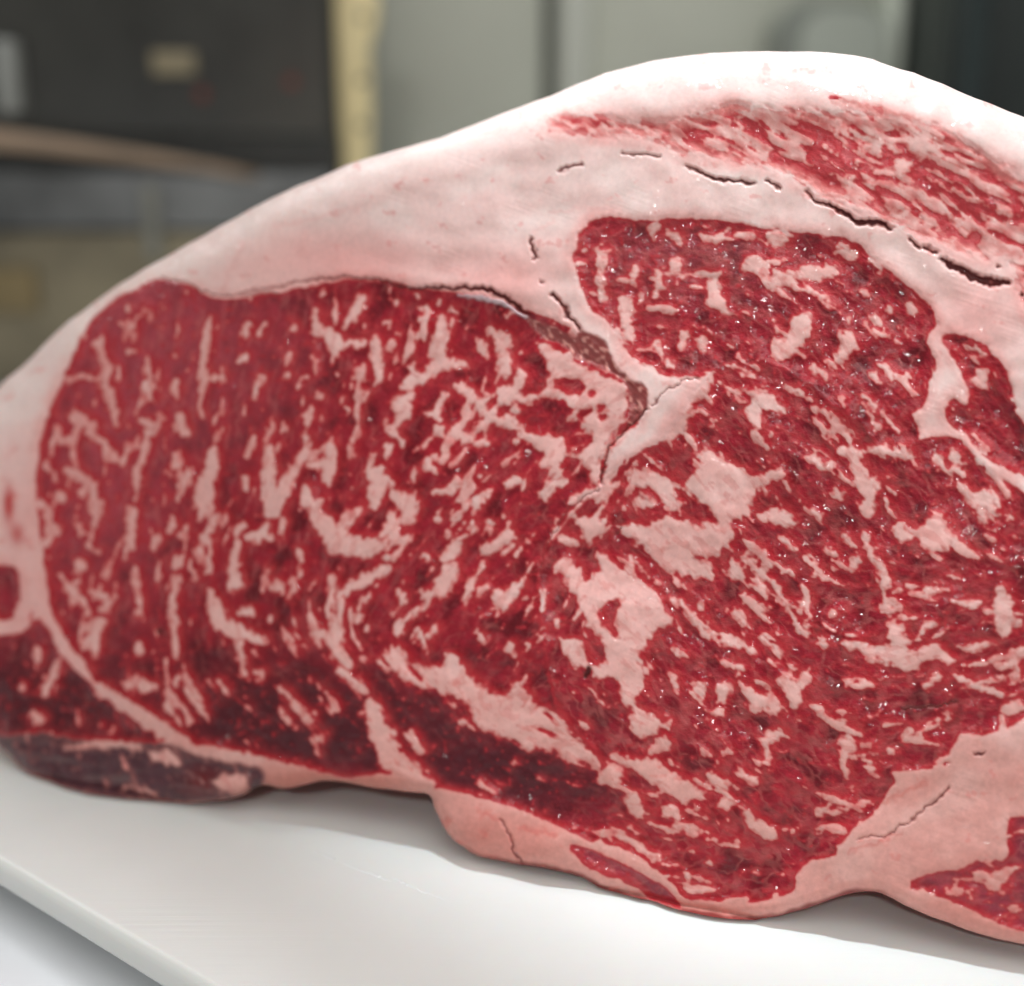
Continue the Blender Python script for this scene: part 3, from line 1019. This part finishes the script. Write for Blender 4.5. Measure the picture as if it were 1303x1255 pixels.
# ------------------------------------------------------------------ setting: counter and back wall
import bmesh
def box_mesh(name, x0, x1, y0, y1, z0, z1, bev=0.0, seg=3):
    bm = bmesh.new()
    bmesh.ops.create_cube(bm, size=1)
    for v in bm.verts:
        v.co = Vector(((x0 + x1) / 2 + v.co.x * (x1 - x0), (y0 + y1) / 2 + v.co.y * (y1 - y0), (z0 + z1) / 2 + v.co.z * (z1 - z0)))
    if bev:
        bmesh.ops.bevel(bm, geom=bm.edges[:], offset=bev, segments=seg, profile=0.5, affect='EDGES')
    me = bpy.data.meshes.new(name); bm.to_mesh(me); bm.free()
    for p in me.polygons: p.use_smooth = bool(bev)
    return me

steel = plain('brushed_steel', (0.80, 0.82, 0.85), 0.38, 0.25, 6, 0.08, 0.00005)
BT = 0.014                                     # board on its added feet
WY = 1.12                                      # back wall
link('counter', box_mesh('counter', -1.6, 1.6, -0.35, WY - 0.002, -BT - 0.05, -BT, 0.004), mat=steel, kind='structure')

def wx_at(px, Yp, py=80): return float(on_plane_y(px, py, Yp)[0])
def wz_at(py, Yp): return float(on_plane_y(650, py, Yp)[2])
M_wall = plain('greenish_wall_steel', (0.60, 0.62, 0.53), 0.45, 0.25, 3, 0.10)
M_seam = plain('dark_seam', (0.03, 0.032, 0.03), 0.6)
wall = link('wall', box_mesh('wall', -1.6, 1.6, WY, WY + 0.04, -BT - 0.05, 1.2), mat=M_seam, kind='structure')
def panel(name, px0, px1, mat, y=WY, th=0.012, parent=wall, bev=0.004, z0=-BT + 0.001, z1=1.1):
    return link(name, box_mesh(name, wx_at(px0, y - th), wx_at(px1, y - th), y - th, y - 0.001, z0, z1, bev), parent, mat)
panel('wall_panel', 330, 692, M_wall)
panel('wall_panel', 704, 1180, M_wall, th=0.010)
panel('wall_trim', 712, 752, plain('pale_trim', (0.66, 0.68, 0.60), 0.4, 0.1, 4, 0.06), y=WY - 0.0105, th=0.014)
panel('wall_panel', 1230, 2100, plain('dark_green_panel', (0.018, 0.024, 0.022), 0.4), th=0.010)

# appliance with rounded shoulders against the wall
def rounded_front(name, x0, x1, z0, z1, y0, y1, r, bev=0.004):
    bm = bmesh.new()
    pts = [(x0, z0), (x1, z0)]
    for k in range(9): a = k / 8 * math.pi / 2; pts.append((x1 - r + r * math.cos(a), z1 - r + r * math.sin(a)))
    for k in range(9): a = math.pi / 2 + k / 8 * math.pi / 2; pts.append((x0 + r + r * math.cos(a), z1 - r + r * math.sin(a)))
    vs = [bm.verts.new((x, y0, z)) for x, z in pts]
    f = bm.faces.new(vs)
    e = bmesh.ops.extrude_face_region(bm, geom=[f])
    for v in e['geom']:
        if isinstance(v, bmesh.types.BMVert): v.co.y = y1
    bmesh.ops.recalc_face_normals(bm, faces=bm.faces[:])
    bmesh.ops.bevel(bm, geom=[q for q in bm.edges if q.calc_face_angle(0) > 0.9], offset=bev, segments=2, profile=0.5, affect='EDGES')
    me = bpy.data.meshes.new(name); bm.to_mesh(me); bm.free()
    return me
ya = WY - 0.06
app = link('scale_housing', None, label='pale grey-green machine housing with rounded shoulders against the wall', cat='machine')
app.location = (0, 0, 0)
xa0, xa1, za1 = wx_at(985, ya), wx_at(1128, ya), wz_at(-2, ya)
link('housing', rounded_front('housing', xa0, xa1, -BT + 0.0004, za1, ya, WY - 0.013, 0.03), app, plain('housing_shade_grey', (0.26, 0.28, 0.245), 0.4, 0.0, 5, 0.06))  # shadow arc round the box put into this darker grey
link('front_plate', rounded_front('front_plate', xa0 + 0.020, xa1 - 0.001, 0.0, za1 - 0.008, ya - 0.004, ya + 0.001, 0.024, 0.001), app, plain('plate_grey', (0.50, 0.54, 0.47), 0.35, 0.0, 5, 0.06))
link('side_pipe', box_mesh('side_pipe', xa1 + 0.0004, wx_at(1150, ya), ya, WY - 0.013, -BT + 0.0004, za1 + 0.02, 0.006), app, plain('pipe_grey', (0.6, 0.64, 0.55), 0.35, 0.0))
yc = WY - 0.16
dk = link('dark_cabinet', None, label='dark green-black cabinet side standing at the far right', cat='cabinet')
link('cabinet_side', box_mesh('cabinet_side', wx_at(1206, yc), 0.95, yc, WY - 0.012, -BT + 0.0004, 0.62, 0.006), dk, plain('dark_side', (0.020, 0.027, 0.025), 0.35, 0, 6, 0.3))
link('door_edge', box_mesh('door_edge', wx_at(1222, yc), wx_at(1252, yc), yc - 0.006, yc + 0.001, 0.0, 0.6, 0.002), dk, plain('door_edge', (0.035, 0.05, 0.05), 0.3, 0.2))

# dark oven-like cabinet behind on the left
yo = 0.86
ov = link('dark_oven', None, label='dark steel oven front with tan reflection bar, blurred behind the beef', cat='oven')
x0o, x1o = -0.95, wx_at(424, yo)
z_bar = wz_at(196, yo)
black = plain('smoked_glass', (0.042, 0.042, 0.036), 0.30, 0.0, 5, 0.6, spec=0.6)  # blotchy tone paints smeared reflections into the dark door
link('body', box_mesh('body', x0o, x1o, yo + 0.006, yo + 0.17, -BT + 0.0004, 0.60, 0.004), ov, plain('oven_body', (0.03, 0.031, 0.028), 0.5))
link('upper_door', box_mesh('upper_door', x0o + 0.01, x1o - 0.004, yo - 0.002, yo + 0.0055, z_bar + 0.012, 0.585, 0.003), ov, black)
link('lower_door', box_mesh('lower_door', x0o + 0.01, x1o - 0.004, yo - 0.002, yo + 0.0055, wz_at(292, yo), z_bar - 0.012, 0.003), ov, plain('blue_grey_reflection', (0.14, 0.145, 0.145), 0.35, 0.0, 7, 0.7))  # blue-grey reflection painted as the door colour
link('base_panel', box_mesh('base_panel', x0o + 0.01, x1o - 0.004, yo - 0.004, yo + 0.0055, -BT + 0.001, wz_at(296, yo), 0.003), ov, plain('olive_reflection', (0.18, 0.155, 0.10), 0.5, 0, 7, 0.8))  # brown-gold reflections painted into the base as blotchy colour
def tube(name, pts, r0, r1, n=12):
    bm = bmesh.new(); rings = []
    pts = [Vector(p) for p in pts]
    for i, p in enumerate(pts):
        r = r0 + (r1 - r0) * i / (len(pts) - 1)
        d = (pts[min(i + 1, len(pts) - 1)] - pts[max(i - 1, 0)]).normalized()
        a = d.cross(Vector((0, 1, 0.2))).normalized(); b = d.cross(a)
        rings.append([bm.verts.new(p + (a * math.cos(t) + b * math.sin(t)) * r) for t in [k / n * 2 * math.pi for k in range(n)]])
    for i in range(len(rings) - 1):
        for k in range(n): bm.faces.new((rings[i][k], rings[i][(k + 1) % n], rings[i + 1][(k + 1) % n], rings[i + 1][k]))
    bm.faces.new(rings[0]); bm.faces.new(rings[-1][::-1])
    bmesh.ops.recalc_face_normals(bm, faces=bm.faces[:])
    me = bpy.data.meshes.new(name); bm.to_mesh(me); bm.free()
    for p in me.polygons: p.use_smooth = True
    return me
bar_pts = []
for k in range(13):
    px = -260 + k * 48
    yy = yo - 0.022 + 0.012 * (k / 12) ** 3
    bar_pts.append(tuple(on_plane_y(px, 178 + 0.10 * max(px, -60) + 0.00012 * max(px, 0) ** 2, yy)))
bar_pts.append((bar_pts[-1][0] + 0.004, yo - 0.001, bar_pts[-1][2]))
bar_pts.insert(0, (bar_pts[0][0] - 0.004, yo - 0.001, bar_pts[0][2]))
link('reflection_bar', tube('reflection_bar', bar_pts, 0.0100, 0.0022), ov, plain('tan_reflection', (0.30, 0.21, 0.14), 0.5, 0, 30, 0.2))  # tan reflection on the oven front, modelled as a tapered bar
c0 = on_plane_y(-260, 342, yo - 0.012); c1 = on_plane_y(48, 398, yo - 0.012)
link('golden_reflection', box_mesh('golden_reflection', c0[0], c1[0], yo - 0.012, yo - 0.0045, c1[2], c0[2], 0.003), ov, plain('golden_sheen', (0.22, 0.165, 0.075), 0.45, 0, 20, 0.4))  # golden reflection on the base panel, added as a coloured strip
def disc(name, px, py, y, r, mat, parent, depth=0.004):
    bm = bmesh.new()
    bmesh.ops.create_cone(bm, cap_ends=True, segments=20, radius1=r, radius2=r * 0.8, depth=depth)
    c = on_plane_y(px, py, y)
    bm.transform(Matrix.Translation(Vector(c)) @ Matrix.Rotation(math.pi / 2, 4, 'X'))
    me = bpy.data.meshes.new(name); bm.to_mesh(me); bm.free()
    return link(name, me, parent, mat)
redm = plain('red_lamp', (0.17, 0.03, 0.02), 0.4)
for px, py in ((257, 120), (371, 104)):
    disc('indicator_lamp', px, py, yo - 0.003, 0.004, redm, ov)
c0 = on_plane_y(193, 66, yo - 0.003); c1 = on_plane_y(250, 95, yo - 0.003)
link('name_plate', box_mesh('name_plate', c0[0], c1[0], yo - 0.006, yo - 0.001, c1[2], c0[2], 0.001), ov, plain('tan_plate', (0.25, 0.21, 0.13), 0.5))
c0 = on_plane_y(-14, 50, yo - 0.02); c1 = on_plane_y(24, 145, yo - 0.02)
link('latch', box_mesh('latch', c0[0], c1[0], yo - 0.02, yo - 0.001, c1[2], c0[2], 0.004), ov, plain('pale_latch', (0.30, 0.31, 0.29), 0.4))
c0 = on_plane_y(178, 235, yo - 0.01); c1 = on_plane_y(205, 330, yo - 0.01)
link('hinge', box_mesh('hinge', c0[0], c1[0], yo - 0.01, yo - 0.003, c1[2], c0[2], 0.003), ov, plain('hinge_grey', (0.22, 0.22, 0.19), 0.4))

# cream handled knife standing upright, spine to the oven's corner
yk = yo + 0.03
kn = link('knife', None, label='upright knife with cream handle and dark rivets beside the dark oven', cat='knife')
def knife_outline(rows, y0, y1, name, bev):
    bm = bmesh.new()
    pts = [on_plane_y(a, py, yk) for a, _, py in rows] + [on_plane_y(b, py, yk) for _, b, py in rows[::-1]]
    vs = [bm.verts.new((p[0], y0, p[2])) for p in pts]
    f = bm.faces.new(vs)
    e = bmesh.ops.extrude_face_region(bm, geom=[f])
    for v in e['geom']:
        if isinstance(v, bmesh.types.BMVert): v.co.y = y1
    bmesh.ops.recalc_face_normals(bm, faces=bm.faces[:])
    bmesh.ops.bevel(bm, geom=[q for q in bm.edges if q.calc_face_angle(0) > 1.0], offset=bev, segments=3, profile=0.5, affect='EDGES')
    me = bpy.data.meshes.new(name); bm.to_mesh(me); bm.free()
    for p in me.polygons: p.use_smooth = True
    return me
link('handle', knife_outline([(425, 468, -30), (424, 480, -10), (425, 482, 15), (427, 478, 38), (428, 470, 60), (430, 472, 100), (433, 473, 150), (437, 472, 200), (438, 470, 245)],
     yk - 0.009, yk + 0.009, 'handle', 0.0035), kn, plain('cream_handle', (0.90, 0.76, 0.42), 0.4, 0, 24, 0.08))
zt = on_plane_y(455, 246, yk)[2]
bx0, bx1 = wx_at(439, yk, 246), wx_at(469, yk, 246)
bm = bmesh.new()
vs = [bm.verts.new(p) for p in ((bx0, yk, zt), (bx1, yk, zt), (bx1 + 0.004, yk, 0.03), (bx0 + 0.006, yk, -BT + 0.0003), (bx0, yk, 0.01))]
f = bm.faces.new(vs); e = bmesh.ops.extrude_face_region(bm, geom=[f])
for v in e['geom']:
    if isinstance(v, bmesh.types.BMVert): v.co.y = yk + 0.002
bmesh.ops.recalc_face_normals(bm, faces=bm.faces[:])
me = bpy.data.meshes.new('blade'); bm.to_mesh(me); bm.free()
link('blade', me, kn, steel)
for px, py in ((461, 22), (461, 102), (460, 160)):
    disc('rivet', px, py, yk - 0.009, 0.0035, plain('rivet_dark', (0.16, 0.14, 0.10), 0.4, 0.5), kn, 0.003)

# ------------------------------------------------------------------ cutting board
e0 = on_ground(0, 1098); e1 = on_ground(260, 1255)
ed = (e1 - e0) / np.linalg.norm(e1 - e0)
en = np.array([-ed[1], ed[0], 0.0])            # into the board
bm = bmesh.new()
bw, b0, b1 = 0.55, -0.45, 0.35
bmesh.ops.create_cube(bm, size=1)
for v in bm.verts:
    a = b0 if v.co.x < 0 else b1
    c = 0 if v.co.y < 0 else bw
    p = e0 + ed * a + en * c
    v.co = Vector((p[0], p[1], 0.0 if v.co.z > 0 else -0.0075))
bmesh.ops.bevel(bm, geom=bm.edges[:], offset=0.0022, segments=4, profile=0.5, affect='EDGES')
me = bpy.data.meshes.new('cutting_board'); bm.to_mesh(me); bm.free()
for p in me.polygons: p.use_smooth = True
mb, nt, b = nodes_of('white_board_plastic')
tc = nt.nodes.new('ShaderNodeTexCoord')
n = noise_node(nt, 26, 5, 0.6, tc.outputs['Object'])
r = ramp(nt, n.outputs['Fac'], [(0.3, (0.82, 0.84, 0.81)), (0.7, (0.86, 0.88, 0.85))])
nt.links.new(r.outputs['Color'], b.inputs['Base Color'])
b.inputs['Roughness'].default_value = 0.33
b.inputs['Subsurface Weight'].default_value = 0.15
b.inputs['Subsurface Scale'].default_value = 0.003
mp = nt.nodes.new('ShaderNodeMapping'); mp.inputs['Rotation'].default_value = (0, 0, 0.35); mp.inputs['Scale'].default_value = (20, 900, 20)
nt.links.new(tc.outputs['Object'], mp.inputs['Vector'])
sc = noise_node(nt, 1.0, 3, 0.7, mp.outputs['Vector'])
bp = nt.nodes.new('ShaderNodeBump'); bp.inputs['Distance'].default_value = 0.00012; bp.inputs['Strength'].default_value = 0.35
nt.links.new(sc.outputs['Fac'], bp.inputs['Height']); nt.links.new(bp.outputs['Normal'], b.inputs['Normal'])
board = link('cutting_board', me, mat=mb, label='thick white plastic cutting board under the beef', cat='cutting board')
for a, c in ((b0 + 0.05, 0.05), (b1 - 0.05, 0.05), (b0 + 0.05, bw - 0.05), (b1 - 0.05, bw - 0.05)):  # unseen feet added to lift the board for a shadow gap
    bm = bmesh.new(); p = e0 + ed * a + en * c
    bmesh.ops.create_cone(bm, cap_ends=True, segments=24, radius1=0.012, radius2=0.010, depth=BT - 0.0075)
    bm.transform(Matrix.Translation((p[0], p[1], -(BT + 0.0075) / 2)))
    me = bpy.data.meshes.new('added_foot'); bm.to_mesh(me); bm.free()
    link('added_foot', me, board, plain('added_foot_rubber', (0.05, 0.05, 0.05), 0.7))
# raised knife scars in the board
M_scar = plain('scar_white', (0.84, 0.86, 0.85), 0.3)
for px0, py0, px1, py1, wd in ((399, 1083, 432, 1096, 2.2), (436, 1100, 470, 1112, 1.8), (462, 1108, 498, 1122, 1.6), (500, 1118, 528, 1130, 1.6), (520, 1128, 566, 1146, 1.6)):
    bm = bmesh.new()
    k = 9; prev = None
    for i in range(k):
        t = i / (k - 1)
        a = on_ground(px0 + (px1 - px0) * t + random.uniform(-1, 1), py0 + (py1 - py0) * t + random.uniform(-1.2, 1.2))
        wv = wd * math.sin(math.pi * (0.06 + 0.88 * t)) * random.uniform(0.6, 1.3) * 0.00022
        s_ = Vector((0.35, 0.94, 0)) * wv
        ring = [bm.verts.new(Vector((a[0], a[1], -0.00005)) - s_), bm.verts.new(Vector((a[0], a[1], 0.00004 + wv * 0.25))), bm.verts.new(Vector((a[0], a[1], -0.00005)) + s_)]
        if prev:
            bm.faces.new((prev[0], ring[0], ring[1], prev[1])); bm.faces.new((prev[1], ring[1], ring[2], prev[2]))
        prev = ring
    me = bpy.data.meshes.new('knife_scar'); bm.to_mesh(me); bm.free()
    link('knife_scar', me, board, M_scar)

# ------------------------------------------------------------------ the beef
beef = link('beef_roast', None, label='large marbled raw beef roast with thick white fat cap on cutting board', cat='beef')

vid = (np.arange(NY * NX).reshape(NY, NX))
quads = np.stack([vid[cy_, cx_], vid[cy_ + 1, cx_], vid[cy_ + 1, cx_ + 1], vid[cy_, cx_ + 1]], -1)
P_f = P3.reshape(-1, 3); N_f = NR.reshape(-1, 3); C_f = C.reshape(-1, 3); F_f = F.reshape(-1)
mq = quads[len(quads) // 2]
e1v = P_f[mq[1]] - P_f[mq[0]]; e2v = P_f[mq[3]] - P_f[mq[0]]
if np.cross(e1v, e2v) @ N < 0: quads = quads[:, ::-1]

# part of every face: -1 fat cap, 0.. muscles, 100+ traced flecks
fr = reg[cy_, cx_]; ff = fat[cy_, cx_]; fi = fid[cy_, cx_]; rs = regsd[cy_, cx_]
part = np.where(rs < 0, fr, -1)
isfl = (fi >= 0) & (fbest[cy_, cx_] < 0.6) & (part >= 0)
part = np.where(isfl, 100 + fi, part)

def grid_object(name, sel, parent):
    q = quads[sel]
    u, inv = np.unique(q, return_inverse=True)
    inv = inv.reshape(-1).astype(np.int32)
    nf = len(q)
    me = bpy.data.meshes.new(name)
    me.vertices.add(len(u)); me.vertices.foreach_set('co', P_f[u].astype(np.float32).ravel())
    me.loops.add(nf * 4); me.loops.foreach_set('vertex_index', inv)
    me.polygons.add(nf)
    me.polygons.foreach_set('loop_start', np.arange(0, nf * 4, 4, dtype=np.int32))
    me.polygons.foreach_set('use_smooth', np.ones(nf, bool))
    me.update(calc_edges=True)
    a = me.attributes.new('tissue', 'FLOAT_COLOR', 'POINT')
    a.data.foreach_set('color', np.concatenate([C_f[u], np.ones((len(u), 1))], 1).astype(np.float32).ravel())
    a = me.attributes.new('fatness', 'FLOAT', 'POINT')
    a.data.foreach_set('value', F_f[u].astype(np.float32))
    me.normals_split_custom_set_from_vertices(N_f[u].astype(np.float32))
    return link(name, me, parent, M_T)

fatcap = grid_object('fat_cap', part == -1, beef)
mus = {}
for i, (nm, _) in enumerate(MUSCLES):
    if (part == i).any():
        mus[i] = grid_object(nm, part == i, beef)
order = np.argsort(part, kind='stable')
vals, starts = np.unique(part[order], return_index=True)
ends = np.append(starts[1:], len(order))
for v_, s_, e_ in zip(vals, starts, ends):
    if v_ < 100: continue
    idx = order[s_:e_]
    rr_ = fr[idx]; rr_ = rr_[rr_ >= 0]
    par = mus.get(int(np.bincount(rr_).argmax()), beef) if len(rr_) else beef
    grid_object('fat_seam' if v_ - 100 in (0, 1, 6) else 'fat_fleck', idx, par)

# the rest of the body: the outer skin of fat going back from the cut
ol = OUTLINE
m_ = len(ol)
def bil(A, px, py):
    fx = np.clip((px - gx[0]) / STEP, 0, NX - 2); fy = np.clip((py - gy[0]) / STEP, 0, NY - 2)
    return A[np.round(fy).astype(int), np.round(fx).astype(int)]
cxo, cyo = ol.mean(0)
nx_ = np.roll(ol, -1, 0) - np.roll(ol, 1, 0)
nrm2 = np.stack([nx_[:, 1], -nx_[:, 0]], -1); nrm2 /= np.linalg.norm(nrm2, axis=1, keepdims=True)
tst = sd_poly(ol[::2], ol[:, 0] + nrm2[:, 0] * 3, ol[:, 1] + nrm2[:, 1] * 3)
nrm2 *= np.where(tst > 0, -1, 1)[:, None]      # inward
inn = ol + nrm2 * 1.2
base = face_points(inn[:, 0], inn[:, 1], bil(H, inn[:, 0], inn[:, 1]) - 0.4)
backdir = -nh
upv = np.array([0, 0, 1.0])
cen = base.mean(0)
rings = []
for dist, grow in ((0.0, 0.0), (0.006, 0.0002), (0.02, -0.0005), (0.045, -0.004), (0.075, -0.010), (0.10, -0.022), (0.113, -0.045), (0.118, -0.07)):
    rad = base - cen
    rad = rad - np.outer(rad @ nh, nh)
    ln = np.linalg.norm(rad, axis=1, keepdims=True)
    p = base + backdir * dist + rad / ln * np.maximum(grow, -ln * 0.9)
    p[:, 2] = np.maximum(p[:, 2], 0.0004)
    rings.append(p)
V = np.concatenate(rings + [(cen + backdir * 0.12)[None]])
faces = []
K = len(rings)
for k in range(K - 1):
    for i in range(m_):
        j = (i + 1) % m_
        faces.append((k * m_ + i, k * m_ + j, (k + 1) * m_ + j, (k + 1) * m_ + i))
for i in range(m_): faces.append(((K - 1) * m_ + i, (K - 1) * m_ + (i + 1) % m_, K * m_))
me = bpy.data.meshes.new('outer_fat')
me.from_pydata([tuple(v) for v in V], [], faces)
bm = bmesh.new(); bm.from_mesh(me); bmesh.ops.recalc_face_normals(bm, faces=bm.faces[:]); bm.to_mesh(me); bm.free()
for p in me.polygons: p.use_smooth = True
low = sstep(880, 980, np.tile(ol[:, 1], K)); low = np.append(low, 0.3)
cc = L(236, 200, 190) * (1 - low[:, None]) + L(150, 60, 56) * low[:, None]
a = me.attributes.new('tissue', 'FLOAT_COLOR', 'POINT')
a.data.foreach_set('color', np.concatenate([cc, np.ones((len(V), 1))], 1).astype(np.float32).ravel())
a = me.attributes.new('fatness', 'FLOAT', 'POINT')
a.data.foreach_set('value', np.ones(len(V), np.float32))
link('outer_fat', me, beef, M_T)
